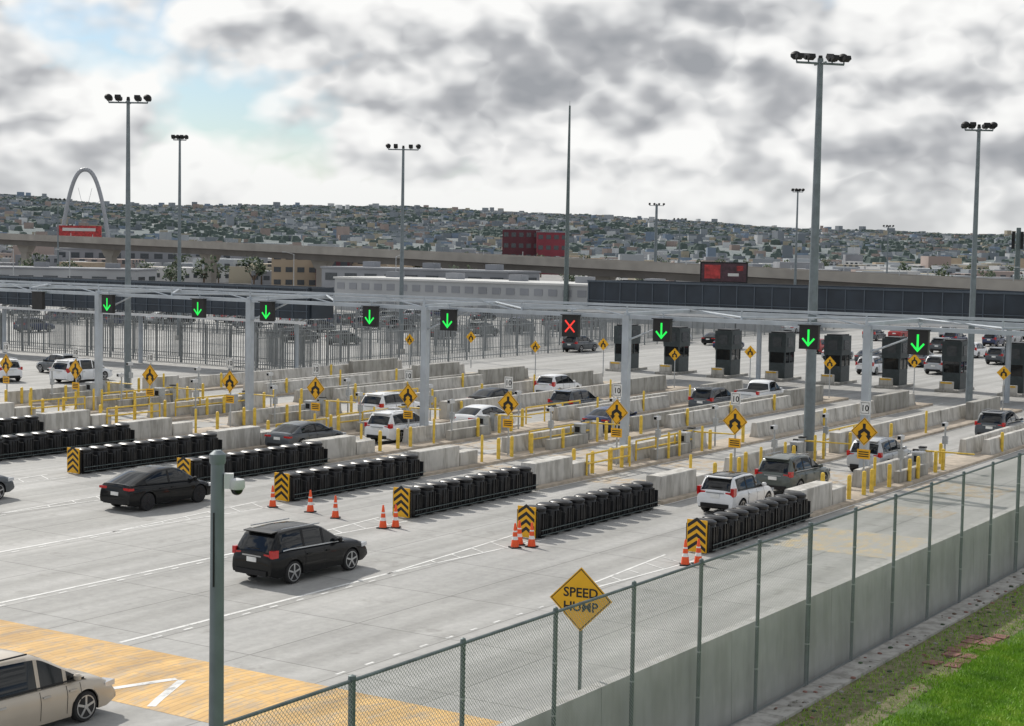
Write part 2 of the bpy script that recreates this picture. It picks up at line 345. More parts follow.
for i,bk in enumerate(IB):
    if i==0:
        mb=MB(); jersey(mb,84,118,bk,.95,'barrier'); mb.obj('concrete_barrier')
        for a in(83,86,90): put(bol,'bollard',(a,bk-.6,0))
        continue
    put(isl,'traffic_island',(62,bk,0)); put(bv[(i*3)%4],'concrete_barrier',(62,bk,0.0))
    put(wsign,'traffic_sign',(71,bk,.15),random.uniform(-.06,.06))
    for a,dy in[(67.7,-.6),(67.7,.6),(69.2,-.65),(70.3,-.65),(72.3,-.7),(72.3,.0),(75.2,-.75),(76.4,-.75),(79,-.7),(80.2,-.7),(82.6,.2),(84.1,-.7),(90,-.75),(96,-.75),(103,-.75)]:
        if random.random()<.85: put(bol if random.random()<.7 else bolt,'bollard',(a+random.uniform(-.2,.2),bk+dy,.14))
    put(reader,'plate_reader_camera',(74.2,bk-.6,.15)); put(reader,'plate_reader_camera',(81.5,bk-.3,.15))
    put(cab,'equipment_cabinet',(78,bk-.15,.15))
    if i in(3,6,8,9): put(r4,'guard_rail',(66.8,bk-.75,.15))
    if i in(2,5,7): put(r6,'guard_rail',(84,bk+.75,.15))
    if i in (3,4,6,8,9): put(r6,'guard_rail',(73.2,bk+.1,.15))
    put(gate,'gate_barrier',(79.6,bk+.2,.15))
# ---------------------------------------------------------------- cones
mb=MB(); mb.box((0,0,.02),(.38,.38,.04),'trim'); mb.lathe((0,0,0),[(.15,.04),(.115,.3)],'orange',16); mb.lathe((0,0,0),[(.116,.3),(.09,.42)],'white_paint',16)
mb.lathe((0,0,0),[(.092,.42),(.078,.58)],'orange',16); mb.lathe((0,0,0),[(.079,.58),(.070,.63)],'white_paint',16); mb.lathe((0,0,0),[(.068,.63),(.035,.88),(.02,.9)],'orange',16)
cone=mb.mesh('traffic_cone')
for a,bb in[(51.1,44.5),(51.1,42.5),(50.6,40.8),(49.9,37.9),(50.3,37.6),(49.6,31.7),(50.1,31.3),(50.2,31.9),(50.5,25.3),(50.9,25.0)]: put(cone,'traffic_cone',(a,bb,0),random.random())
# ---------------------------------------------------------------- gantry
BC=[27.6,40.4,53.0,65.8,78.5,91.2,104]
mb=MB(); AG=73.4; AR=80.5; g0,g1=15,112; gm=(g0+g1)/2
for bc in BC:
    mb.box((AG,bc,3.75),(.36,.36,7.5),'gantry_paint'); mb.box((AG,bc,.25),(.8,.8,.5),'barrier'); 
    mb.box(((AG+AR)/2,bc,7.55),(AR-AG+.4,.16,.18),'gantry_paint')
    mb.cyl((AG,bc-3,7.4),(AG,bc,6.2),.05,.05,'gantry_paint',6)
mb.box((AG,gm,7.42),(.22,g1-g0,.2),'gantry_paint'); mb.box((AG,gm,8.0),(.12,g1-g0,.12),'gantry_paint')
mb.box((AR,gm,7.5),(.2,g1-g0,.2),'gantry_paint')
bb=float(g0); s=0
while bb<g1-6.3:
    e=bb+6.35
    mb.cyl((AG if s else AR,bb,7.62),(AR if s else AG,e,7.62),.055,.055,'gantry_paint',6)
    mb.cyl((AG,bb,7.45),(AG,bb,7.95),.05,.05,'gantry_paint',6); mb.cyl((AG,bb,7.45),(AG,bb+3.1,8.0),.035,.035,'gantry_paint',6)
    bb=e; s=1-s
mb.obj('overhead_gantry')
def signal(red,w=.95,h=1.1):
    mb=MB(); mb.box((0,0,0),(.25,w,h),'black_plastic'); mb.box((-.05,0,h/2+.03),(.4,w+.06,.05),'black_plastic')
    mb.cyl((.05,0,h/2),(.05,0,h/2+.35),.04,.04,'gantry_paint',6)
    mb.box((.2,0,h/2+.3),(.5,.08,.08),'gantry_paint')
    def strip(p,q,t,m):
        p=Vector(p);q=Vector(q);d=(q-p).normalized();n=Vector((-d.y,d.x))*t/2
        flat(mb,[p-n,q-n,q+n,p+n],xx[0],0,0,m); xx[0]-=.002
    xx=[-.128]
    if red:
        strip((-.28,-.3),(.28,.3),.09,'red_led'); strip((-.28,.3),(.28,-.3),.09,'red_led')
    else:
        strip((0,.38),(0,-.38),.10,'green_led'); strip((-.30,-.04),(.03,-.40),.09,'green_led'); strip((.30,-.04),(-.03,-.40),.09,'green_led')
    return mb.mesh('lane_signal')
sg=signal(False); sr=signal(True)
for bb in[25.0,30.3,38.1,51.1,56.4,64.0,69.4,77.1]: put(sg,'lane_signal',(72.9,bb,6.83))
put(sr,'lane_signal',(72.9,43.4,6.83)); 
put(sg,'lane_signal',(72.9,83.5,6.83),math.pi)
# ---------------------------------------------------------------- booths + canopies
mb=MB(); mb.box((0,0,.1),(4.6,1.8,.2),'barrier'); mb.box((0,0,.85),(1.9,1.45,1.3),'booth'); mb.box((0,0,1.95),(1.85,1.4,.9),'glass')
for sx in(-.9,0,.9):
    for sy in(-.68,.68): mb.box((sx,sy,1.95),(.12,.12,.9),'booth')
mb.box((0,0,3.2),(2.0,1.6,1.6),'booth'); mb.box((0,0,4.06),(1.7,1.3,.12),'dark_steel'); mb.box((-2.0,0,.5),(.25,1.1,.7),'barrier'); mb.box((-2.14,0,.75),(.03,.9,.12),'yellow')
mb.box((-1.02,0,3.25),(.03,.8,.8),'win_dark'); mb.box((0,-.82,3.25),(1.2,.03,.8),'win_dark'); booth=mb.mesh('inspection_booth')
for k in range(-5,4): put(booth,'inspection_booth',(130,56.5+5*k,0))
def canopy(A0,A1,b0,b1,z0,z1,name,cs=12):
    mb=MB()
    for (a) in(A0,A1): mb.box((a,(b0+b1)/2,(z0+z1)/2),(.3,b1-b0,z1-z0),'canopy_dark')
    for bb in(b0,b1): mb.box(((A0+A1)/2,bb,(z0+z1)/2-.01),(A1-A0-.32,.3,z1-z0-.04),'canopy_dark')
    mb.box(((A0+A1)/2,(b0+b1)/2,z1-.25),(A1-A0-.4,b1-b0-.4,.2),'soffit')
    n=int((b1-b0)/1.5)
    for i in range(n+1): mb.box((A0-.17,b0+.1+i*(b1-b0-.2)/n,(z0+z1)/2),(.06,.08,z1-z0-.1),'canopy_line')
    mb.box((A0-.2,(b0+b1)/2,z1-.05),(.12,b1-b0,.14),'canopy_line'); mb.box((A0-.2,(b0+b1)/2,z0+.6),(.1,b1-b0,.06),'canopy_line')
    for i in range(int((b1-b0)/cs)+1):
        mb.cyl((A0+2,b0+3+i*cs,0),(A0+2,b0+3+i*cs,z0+.3),.2,.2,'gantry_paint',14)
    mb.box((A0-1.6,(b0+b1)/2,z0-.25),(.2,b1-b0+2,.2),'white_metal')
    for i in range(int((b1-b0)/4)+1):
        mb.cyl((A0-1.6,b0+i*4,z0-.25),(A0+2,b0+i*4+2,z0-.1),.06,.06,'white_metal',6)
    mb.obj(name)
canopy(120,126,12,69.8,5.95,8.2,'booth_canopy',20); canopy(103,106,86.0,170,4.75,7.3,'booth_canopy',18)
# ---------------------------------------------------------------- light masts
def mast(name,loc,h,r0=.26,r1=.12,heads=5,m='pole_grey',w=2.4,rz=None):
    mb=MB(); mb.cyl((0,0,0),(0,0,.5),.45,.45,'barrier',16); mb.cyl((0,0,.5),(0,0,h),r0,r1,m,12)
    mb.cyl((0,-w/2,h-.25),(0,w/2,h-.25),.06,.06,m,8); mb.cyl((-.6,0,h-.25),(.6,0,h-.25),.06,.06,m,8)
    for i in range(heads):
        y=-w/2+i*w/(heads-1)
        if abs(y)<.1: continue
        t=random.uniform(.3,.7)
        mb.lathe((-.12,y,h+.02),[(.12,-.12),(.26,.0),(.27,.14),(.2,.24),(.08,.3)],'trim',10,sx=1.1) if i%2==0 else mb.box((-.12,y,h+.08),(.42,.40,.24),'trim',ry=t)
        mb.box((.3,y,h+.02),(.34,.34,.2),'trim',ry=-.4); mb.cyl((0,y,h-.25),(0,y,h+.1),.04,.04,m,6)
    mb.lathe((0,0,0),[(.14,h-.1),(.1,h+.15)],'trim',8)
    mb.obj(name,loc,YAW if rz is None else rz)
mast('light_mast',(80.45,33.3,0),20.8,r0=.3,r1=.15,w=2.7,rz=YAW+math.pi+.3)
mast('light_mast',(*RY(31.5,113),0),19.6,heads=5,w=1.9)
mast('light_mast',(*RY(-26.9,115),0),20.6,heads=5,w=2.7)
mast('light_mast',(*RY(-11.2,165),0),20.6,heads=5,w=3)
mast('light_mast',(*RY(-36.9,182),0),22.2,heads=4,w=1.4)
mast('light_mast',(*RY(30.0,350),0),20.5,heads=4,r0=.4,r1=.25,w=3)
mast('light_mast',(*RY(44.4,260),0),20.6,heads=4,w=1.6)
mast('light_mast',(*RY(95,420),0),18,heads=4)
mast('light_mast',(*RY(43,430),0),19,heads=4,w=3)
mast('light_mast',(*RY(-105,380),0),20,heads=4,w=3)
mb=MB(); mb.cyl((0,0,0),(0,0,9),.09,.06,'galv',8); mb.cyl((0,0,8.9),(1.6,0,9.3),.04,.03,'galv',6); mb.box((1.9,0,9.3),(.7,.25,.12),'galv'); sl_=mb.mesh('street_lamp')
for R_,Y_ in((-70,260),(-40,300),(10,320),(60,300),(-88,290),(75,240),(-20,280)): put(sl_,'street_lamp',(*RY(R_,Y_),0),random.random()*3)
mb=MB(); mb.cyl((0,0,0),(0,0,32.3),.42,.14,'galv_dark',12); mb.cyl((0,0,32.3),(0,0,33),.03,.02,'galv_dark',6); mb.obj('antenna_pole',(*RY(8.0,250),0))
mb=MB(); mb.cyl((0,0,0),(0,0,16),.6,.4,'galv_dark',10)
for z in(13,14.5): 
    for a in range(3): mb.box((.9*math.cos(a*2.1),.9*math.sin(a*2.1),z),(.3,.5,1.6),'trim')
mb.obj('cell_tower',(*RY(90,295),0))
mb=MB(); mb.cyl((0,0,0),(0,0,7.85),.115,.09,'pole_grey',20); mb.lathe((0,0,0),[(.10,7.85),(.11,7.88),(.11,7.98),(.05,8.03)],'pole_grey',16)
mb.cyl((0,0,7.62),(.12,-.16,7.62),.03,.03,'white_metal',8); mb.box((.09,-.12,7.62),(.12,.12,.2),'white_metal',rz=-.9); mb.lathe((.15,-.21,7.54),[(.02,.12),(.10,.10),(.11,0),(.095,-.03)],'white_metal',16); mb.sphere((.15,-.21,7.51),.085,'glass',14)
mb.cyl((-.09,-.02,7.2),(-.1,-.03,6.2),.012,.012,'trim',6)
mb.obj('security_camera_pole',(16.27,15.14,0))
mb=MB(); mb.box((0,0,2.15),(.06,.06,4.3),'galv_dark')
D=.66; z=3.72
mb.prism([(-.04,0,z-D),(-.04,D,z),(-.04,0,z+D),(-.04,-D,z)],(-.015,0,0),'yellow_sign')
diamond(mb,-.058,z,D-.03,'black_paint'); diamond(mb,-.061,z,D-.055,'yellow_sign')
sign_text(mb,'SPEED',.27,-.065,0,z+.13,'black_paint'); sign_text(mb,'HUMP',.27,-.065,0,z-.16,'black_paint')
mb.obj('speed_hump_sign',(28.55,16.62,0),math.radians(14))
# ---------------------------------------------------------------- foreground wall+fence
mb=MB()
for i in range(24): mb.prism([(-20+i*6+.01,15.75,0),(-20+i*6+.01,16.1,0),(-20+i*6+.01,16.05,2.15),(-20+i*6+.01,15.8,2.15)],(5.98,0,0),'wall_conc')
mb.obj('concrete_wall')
mb=MB(); FH=4.07
xs=[19.8+3.03*i for i in range(-12,34)]
for i,x in enumerate(xs):
    r=.045 if i%6 else .06
    mb.cyl((x,15.6,0),(x,15.6,FH+.04),r,r,'galv_dark',10); mb.lathe((x,15.6,0),[(r+.01,FH+.02),(r,FH+.08),(.01,FH+.1)],'galv_dark',10)
    for z in(1.1,2.1,3.1): mb.cyl((x,15.6,z),(x,15.6,z+.03),r+.008,r+.008,'galv',10)
mb.cyl((xs[0],15.6,FH),(xs[-1],15.6,FH),.032,.032,'galv_dark',8); mb.cyl((xs[0],15.6,.1),(xs[-1],15.6,.1),.015,.015,'galv_dark',6)
mb.add([(xs[0],15.55,.08),(xs[-1],15.55,.08),(xs[-1],15.55,FH),(xs[0],15.55,FH)],[(0,1,2,3)],'chainlink')
mb.obj('chain_link_fence')
def blades(n,a0,a1,b0,b1,cond,hm=1.0):
    A=rng.uniform(a0,a1,n);B=rng.uniform(b0,b1,n)
    k=cond(A,B); A=A[k];B=B[k]; n=len(A)
    h=rng.uniform(.05,.12,n)*hm; th=rng.uniform(0,6.28,n); w=.014
    lx=rng.normal(0,.035,n); ly=rng.normal(0,.035,n)
    V=np.empty((n,3,3)); V[:,0]=np.stack([A-w*np.cos(th),B-w*np.sin(th),0*A],1); V[:,1]=np.stack([A+w*np.cos(th),B+w*np.sin(th),0*A],1); V[:,2]=np.stack([A+lx,B+ly,h],1)
    return V.reshape(-1,3)
def patch(A,B): 
    q=np.sin(A*1.3)*.3+np.sin(A*3.1+B*2)*.25+np.sin(A*.6+1)*.35
    d=(12.95+q)-B
    return (rng.random(len(A))<np.clip(.5+d*1.0,.10,1))&(B<14.8)
Vb=np.concatenate([blades(150000,32,58,8.5,14.8,patch),blades(45000,10,90,0,14.7,patch)])
n=len(Vb)//3; me=bpy.data.meshes.new('grass'); me.vertices.add(n*3); me.vertices.foreach_set('co',Vb.ravel()); me.loops.add(n*3); me.loops.foreach_set('vertex_index',np.arange(n*3))
me.polygons.add(n); me.polygons.foreach_set('loop_start',np.arange(n)*3); me.polygons.foreach_set('loop_total',np.full(n,3)); me.materials.append(MATS['blade']); me.update(); me.validate(); put(me,'grass')
mb=MB()
for i in range(8):
    for j in range(2):
        if random.random()<.75: mb.box((42.4+i*.58+random.uniform(-.08,.08),13.25+j*.5+random.uniform(-.08,.08),.012+j*.004),(.48,.38,.05),'brickstone',rz=random.uniform(-.25,.25))
mb.obj('stepping_stones')
mb=MB()
for i in range(260):
    a=random.uniform(32,60); b_=random.uniform(13.0,15.4); s_=random.uniform(.03,.08)
    mb.lathe((a,b_,.0 if b_<14.85 else .08),[(s_,0),(s_*.9,s_*.4),(s_*.3,s_*.6)],random.choice(['brickstone','barrier_old','bark','leaf_dark']),5,sx=random.uniform(.6,1.4))
mb.obj('leaf_litter')
# ---------------------------------------------------------------- cars
def interp(p,x): return float(np.interp(x,[q[0] for q in p],[q[1] for q in p]))
KIND={
 'sedan':dict(L=4.75,W=1.86,wb=(-1.42,1.45),r=.34,zb=.22,top=[(-2.375,.62),(-2.34,.86),(-2.25,.98),(-1.7,1.03),(.9,.98),(1.1,.97),(1.8,.85),(2.2,.70),(2.34,.56),(2.375,.45)],
   gh=[(-2.05,1.0,'g'),(-1.25,1.36,'p'),(-.4,1.46,'p'),(.25,1.42,'g'),(1.25,.95,'g')],xd=-1.35,bp=(-.25,)),
 'fast':dict(L=4.75,W=1.92,wb=(-1.45,1.44),r=.37,zb=.24,top=[(-2.375,.62),(-2.35,.92),(-2.27,1.08),(-1.9,1.10),(-1.0,1.06),(.9,1.0),(1.1,.98),(1.8,.87),(2.2,.74),(2.34,.58),(2.375,.45)],
   gh=[(-2.2,1.09,'g'),(-1.1,1.48,'p'),(-.5,1.58,'g'),(.1,1.60,'g'),(.45,1.55,'g'),(1.5,.92,'g')],xd=-1.5,bp=(-.25,)),
 'suv':dict(L=4.7,W=1.9,wb=(-1.38,1.42),r=.37,zb=.27,top=[(-2.35,.62),(-2.33,.95),(-2.28,1.06),(-1.6,1.12),(.9,1.07),(1.15,1.05),(1.85,.97),(2.15,.86),(2.30,.72),(2.35,.52)],
   gh=[(-2.28,1.08,'g'),(-2.0,1.60,'p'),(-1.85,1.67,'p'),(-.9,1.72,'p'),(.1,1.68,'g'),(1.15,1.05,'g')],xd=-1.82,bp=(-.85,.08)),
 'hatch':dict(L=4.15,W=1.8,wb=(-1.25,1.3),r=.34,zb=.24,top=[(-2.07,.6),(-2.05,.9),(-2.0,1.02),(-1.4,1.06),(.8,1.0),(1.0,.99),(1.6,.9),(1.9,.76),(2.05,.6),(2.07,.48)],
   gh=[(-2.0,1.04,'g'),(-1.78,1.5,'p'),(-1.6,1.58,'p'),(-.7,1.62,'p'),(.15,1.58,'g'),(1.05,.98,'g')],xd=-1.55,bp=(-.75,.1)),
 'minivan':dict(L=5.1,W=1.98,wb=(-1.5,1.55),r=.35,zb=.22,top=[(-2.55,.6),(-2.53,.95),(-2.45,1.04),(-1.8,1.06),(1.2,1.02),(1.5,1.02),(2.1,.90),(2.4,.74),(2.53,.57),(2.55,.42)],
   gh=[(-2.48,1.04,'g'),(-2.25,1.58,'p'),(-2.05,1.7,'p'),(-.8,1.77,'p'),(.35,1.72,'g'),(1.65,1.0,'g')],xd=-2.1,bp=(-1.05,.25,1.0)),
 'pickup':dict(L=5.5,W=1.95,wb=(-1.75,1.75),r=.4,zb=.38,top=[(-2.75,.7),(-2.73,1.0),(-2.7,1.12),(-.7,1.14),(1.1,1.14),(1.3,1.13),(2.3,1.04),(2.6,.9),(2.73,.75),(2.75,.6)],
   gh=[(-.75,1.12,'g'),(-.62,1.7,'p'),(-.4,1.8,'p'),(.3,1.82,'p'),(.6,1.76,'g'),(1.3,1.12,'g')],xd=-.7,bp=(.3,)),
}
CM={}
def car_mesh(kind,paint,clad=False,roof=None,rim='rim'):
    key=(kind,paint,clad,roof,rim)
    if key in CM: return CM[key]
    K=KIND[kind]; L_=K['L'];W=K['W'];r=K['r'];mb=MB(); ra=r+.06
    xs=set(np.round(np.linspace(-L_/2,L_/2,70),4)); xs|={q[0] for q in K['top']}
    for xw in K['wb']: 
        xs|={round(xw-ra-.001,4),round(xw+ra+.001,4)}; xs|={round(xw+ra*math.cos(t),4) for t in np.linspace(0,math.pi,17)}
    xs=sorted(xs)
    def hw(x): return W/2*(1-.13*abs(x/(L_/2))**6)
    def zlow(x):
        z=K['zb']+.10*max(0,(abs(x)/(L_/2)-.88)/.12)
        for xw in K['wb']:
            if abs(x-xw)<=ra+1e-6: z=max(z,r-.02+math.sqrt(max(0,ra*ra-(x-xw)**2)))
        return z
    rings=[];V=[];F=[];MM=[]
    for x in xs:
        w=hw(x); zt=interp(K['top'],x); zb=K['zb']+.10*max(0,(abs(x)/(L_/2)-.88)/.12); zl=min(zlow(x),zt-.08); D_=zt-zb
        def Z(fr): return max(zl+.02*fr, zb+fr*D_)
        half=[(0.0,zl),(w-.28,zl),(w-.03,zl),(w-.012,Z(.12)),(w+.005,Z(.40)),(w+.014,Z(.60)),(w-.004,Z(.74)),(w-.045,Z(.90)),(w-.14,zt-.01),(w*.5,zt+.02)]
        rings.append([(x,-p[0],p[1]) for p in half[::-1]][:-1]+[(x,p[0],p[1]) for p in half]+[(x,0,zt+.03)])
    n=len(rings[0])
    for rg in rings: V+=rg
    under={7,8,9,10}
    for j in range(len(rings)-1):
        for i in range(n):
            i2=(i+1)%n
            F.append((j*n+i,j*n+i2,(j+1)*n+i2,(j+1)*n+i))
            mname=paint
            if i in under: mname='trim'
            elif i in(6,11) : mname='trim' if clad else paint
            MM.append(mname)
    F.append(tuple(range(n))[::-1]); MM.append(paint); F.append(tuple((len(rings)-1)*n+i for i in range(n))); MM.append(paint)
    mb.add(V,F,MM)
    G=K['gh']; gx=[]
    for i in range(len(G)-1):
        k=max(2,int((G[i+1][0]-G[i][0])/.12))
        for t in range(k): gx.append((G[i][0]+(G[i+1][0]-G[i][0])*t/k, G[i][1]+(G[i+1][1]-G[i][1])*t/k, G[i][2]))
    gx.append((G[-1][0],G[-1][1],'g')); Hm=max(g[1] for g in G)
    zs_=[g[1] for g in gx]
    for _ in range(2): zs_=[zs_[0]]+[.25*zs_[i-1]+.5*zs_[i]+.25*zs_[i+1] for i in range(1,len(zs_)-1)]+[zs_[-1]]
    gx=[(g[0],zz,g[2]) for g,zz in zip(gx,zs_)]
    V=[];F=[];MM=[]; pts_=[]
    for x,z,f in gx:
        belt=interp(K['top'],x)-.03; wb_=hw(x)-.07; fr=max(0,(z-belt)/(Hm-belt)); wt=wb_-.18*fr
        zs=max(belt+.001,z-.075)
        ring=[(x,-wb_,belt),(x,-(wt+.015),zs),(x,-(wt-.07),z-.012),(x,-wt*.5,z+.012),(x,0,z+.02),(x,wt*.5,z+.012),(x,wt-.07,z-.012),(x,wt+.015,zs),(x,wb_,belt)]
        pts_.append((x,wb_,belt,wt+.015,zs)); V+=ring
    for j in range(len(gx)-1):
        xm=(gx[j][0]+gx[j+1][0])/2; f=gx[j][2]
        for i in range(8):
            F.append((j*9+i,j*9+i+1,(j+1)*9+i+1,(j+1)*9+i))
            if i in(0,7): mm=paint if (xm<K['xd']) else 'glass'
            elif i in(1,6): mm=paint
            else: mm='glass' if f=='g' else (roof or paint)
            if j==0 and i in(2,3,4,5) : mm='glass'
            MM.append(mm)
    mb.add(V,F,MM)
    P_=list(zip(*pts_))
    def side(x0,x1,m,off=.006):
        for sg in(-1,1):
            q=[]
            for x in(x0,x1):
                wb_,be,wt,zs=[float(np.interp(x,P_[0],P_[k])) for k in(1,2,3,4)]
                q.append([(x,sg*(wb_+off),be),(x,sg*(wt+off),zs)])
            mb.add([q[0][0],q[1][0],q[1][1],q[0][1]],[(0,1,2,3)],m)
    for xb in K['bp']: side(xb-.05,xb+.05,'trim' if kind!='minivan' else paint)
    dx=list(K['bp'])+[K['gh'][-1][0]-.25]
    if kind!='pickup': dx.append(K['wb'][0]+ra+.12)
    for x in dx:
        w=hw(x);zt=interp(K['top'],x);d=zt-K['zb'];zb=K['zb']
        for sg in(-1,1):
            prof=[(w-.009,zb+.12*d),(w+.009,zb+.40*d),(w+.018,zb+.6*d),(w,zb+.74*d),(w-.041,zb+.90*d)]
            for a in range(4): mb.add([(x-.008,sg*prof[a][0],prof[a][1]),(x+.008,sg*prof[a][0],prof[a][1]),(x+.008,sg*prof[a+1][0],prof[a+1][1]),(x-.008,sg*prof[a+1][0],prof[a+1][1])],[(0,1,2,3)],'trim')
            if x<K['gh'][-1][0]-.3: mb.box((x+.16,sg*(w+.01),zb+.74*d),(.2,.05,.035),paint if kind!='minivan' else 'rim')
    for sg in(-1,1):
        a0,a1=K['xd'],K['gh'][-1][0]-.1; K_=10
        for k in range(K_):
            xa=a0+(a1-a0)*k/K_; xb=a0+(a1-a0)*(k+1)/K_; q=[]
            for x in(xa,xb):
                wb_,be=[float(np.interp(x,P_[0],P_[k2])) for k2 in(1,2)]; q.append(((x,sg*(wb_+.012),be+.015),(x,sg*(wb_+.004),be+.05)))
            mb.add([q[0][0],q[1][0],q[1][1],q[0][1]],[(0,1,2,3)],'rim' if kind=='suv' else 'trim')
    xm=K['gh'][-1][0]-.42; w=hw(xm); zb_=interp(K['top'],xm)
    for sg in(-1,1): mb.lathe((xm,sg*(w+.07),zb_+.09),[(.04,-.08),(.085,-.05),(.09,.03),(.05,.07)],paint,10,sx=.8,sy=1.15); mb.box((xm+.02,sg*(w-.06),zb_+.04),(.06,.14,.05),'trim')
    for xw in K['wb']:
        for sg in(-1,1):
            yo=sg*(W/2-.12); T=.115
            mb.lathe((xw,yo,r),[(r-.10,-T),(r-.03,-T),(r,-T+.04),(r,T-.04),(r-.03,T),(r-.09,T)],'rubber',28,axis='Y')
            s_=sg
            mb.lathe((xw,yo+s_*.075,r),[(r-.085,-.03*s_),(r-.085,.045*s_),(r-.11,.045*s_),(r-.125,.0)],rim,24,axis='Y')
            mb.lathe((xw,yo+s_*.075,r),[(r-.12,-.02),(r-.12,.0)],'trim',20,axis='Y')
            for s5 in range(5):
                a=s5*2*math.pi/5+.3; cx=(r-.1)*.5*math.cos(a);cz=(r-.1)*.5*math.sin(a)
                mb.box((xw+cx,yo+s_*.108,r+cz),(r-.1,.03,.055),rim,ry=-a)
            mb.lathe((xw,yo+s_*.1,r),[(.06,-.03),(.06,.03)],rim,10,axis='Y')
    xe=L_/2; zt=interp(K['top'],-xe+.08)
    if kind in('sedan','fast'):
        for sg in(-1,1): mb.box((-xe+.12,sg*(hw(xe-.12)-.19),zt-.10),(.24,.40,.09),'tail',rz=sg*.12)
        mb.box((-xe+.00,0,.72),(.03,.42,.14),'white_paint'); mb.box((-xe+.03,0,.38),(.08,1.3,.16),'trim')
    else:
        h=.34 if kind in('hatch','minivan') else .24
        for sg in(-1,1):
            mb.box((-xe+.17,sg*(hw(xe-.2)-.075),zt-.03),(.28,.15,h),'tail')
            if kind!='pickup': mb.box((-xe+.10,sg*(hw(xe-.2)-.25),zt-.1),(.14,.26,.13),'tail')
        mb.box((-xe-.005,0,.82),(.03,.40,.15),'white_paint'); mb.box((-xe+.0,0,.42),(.1,hw(xe)*1.6,.16),'trim' if kind!='minivan' else paint)
        mb.box((-xe+.005,0,.94),(.03,.8,.04),'rim')
        mb.box((-xe+.12,0,1.16),(.05,.5,.03),'trim')
    hz=interp(K['top'],xe-.25)-.09
    for sg in(-1,1): mb.box((xe-.24,sg*(hw(xe-.2)-.16),hz),(.36,.32,.12),'headlamp',rz=-sg*.2)
    mb.box((xe-.04,0,hz-.06),(.08,.85,.14),'trim'); mb.box((xe+.005,0,hz-.22),(.03,.40,.13),'white_paint'); mb.box((xe-.04,0,.36),(.08,1.2,.14),'trim')
    if kind in('suv','minivan'):
        for sg in(-1,1): mb.cyl((-1.7,sg*(W/2-.29),Hm+.03),(.1,sg*(W/2-.29),Hm+.02),.02,.02,'rim' if kind=='suv' else 'trim',6)
        mb.box((-K['L']/2+.40,0,K['gh'][2][1]+.0),(.3,1.2,.035),paint,ry=-.1)
    if kind=='hatch': mb.box((-1.75,0,1.55),(.3,1.15,.035),paint)
    if kind=='pickup':
        mb.box((-1.72,0,1.165),(1.8,1.5,.03),'trim')
        for sg in(-1,1): mb.box((-1.72,sg*.83,1.18),(1.9,.1,.08),paint)
    me=mb.mesh(kind,40); CM[key]=me; return me
NAME={'sedan':'sedan_car','fast':'sedan_car','suv':'suv_car','hatch':'hatchback_car','minivan':'minivan','pickup':'pickup_truck'}
def car(kind,paint,a,b,rz=0,**k): put(car_mesh(kind,paint,**k),NAME[kind],(a,b,0),rz)
car('suv','paint_black',41.3,34.7,math.radians(-2))
car('fast','paint_black',48.7,48.6,math.radians(-1),rim='rim_dark')
car('suv','paint_grey',43.9,55.3)
car('minivan','paint_gold',23.9,28.6)
car('hatch','paint_white',62.9,29.2,roof='glass',clad=True)
car('suv','paint_olive',69.6,29.5)
car('suv','paint_silver',79.1,28.9)
car('sedan','paint_white',81.3,54.3)
car('suv','paint_white',73.3,54.4)
car('sedan','paint_grey',67.2,56.2)
car('suv','paint_white',82.2,61.8)
car('sedan','paint_black',91.9,60.4)
car('hatch','paint_white',103.5,62.6)
car('suv','paint_grey',92.4,54.4)
car('sedan','paint_blue',85.9,48.0)
car('pickup','paint_white',107,47.9)
car('suv','paint_grey',100.5,48.4)
car('suv','paint_grey',98,28.4)
car('suv','paint_white',84.5,101,1.2); car('hatch','paint_grey',92,103,1.4); car('minivan','paint_white',88,96,0.1)
cols=['paint_black','paint_white','paint_silver','paint_grey','paint_grey','paint_blue','paint_red','paint_white','paint_silver']
for a in range(142,226,8):
    for bq in np.arange(22,90,5.0):
        if random.random()<(.45 if bq<60 else .2): car(random.choice(['sedan','suv','hatch']),random.choice(cols),a+random.uniform(-2,2),bq+random.uniform(-.5,.5)+1.6)
for a in range(122,205,9):
    for bq in np.arange(112,196,3.0):
        if a<142 and random.random()<.8: continue
        if random.random()<.24: car(random.choice(['sedan','suv','hatch']),random.choice(['paint_black','paint_grey','paint_silver','paint_grey','paint_blue','paint_olive']),a+random.uniform(-.4,.4),bq)
# ---------------------------------------------------------------- picket fences
def picket(L_,h):
    mb=MB(); n=int(L_/.28)
    for i in range(n): mb.box((i*.28,0,h/2),(.045,.045,h),'fence_steel')
    for z in(.3,h-.25): mb.box((L_/2,0,z),(L_,.07,.07),'fence_steel')
    for i in range(int(L_/3)+1): mb.box((i*3,0,h/2+.1),(.12,.12,h+.2),'fence_steel')
    return mb.mesh('security_fence',0)
p60=picket(60,3.4); p90=picket(90,3.4)
put(p60,'security_fence',(108,90,0),math.pi/2); put(p60,'security_fence',(114,96,0),math.pi/2)
put(p90,'security_fence',(100,89,0)); put(p90,'security_fence',(104,95.5,0)); put(p60,'security_fence',(190,89,0)); put(p90,'security_fence',(146,100,0),math.pi/2)
put(p60,'security_fence',(232,60,0),math.pi/2); put(p90,'security_fence',(172,96,0),math.pi/2)
mb=MB(); mb.cyl((0,0,0),(0,0,2.6),.04,.04,'galv',8); mb.prism([(-.05,0,2.1),(-.05,.5,2.6),(-.05,0,3.1),(-.05,-.5,2.6)],(-.02,0,0),'yellow_sign'); picto(mb,-.075,2.6,.7); ysm=mb.mesh('traffic_sign')
for k,bq in enumerate(np.arange(33.1,90,6.4)): put(ysm,'traffic_sign',(114.5,bq,.15+ .5*(k%2)))
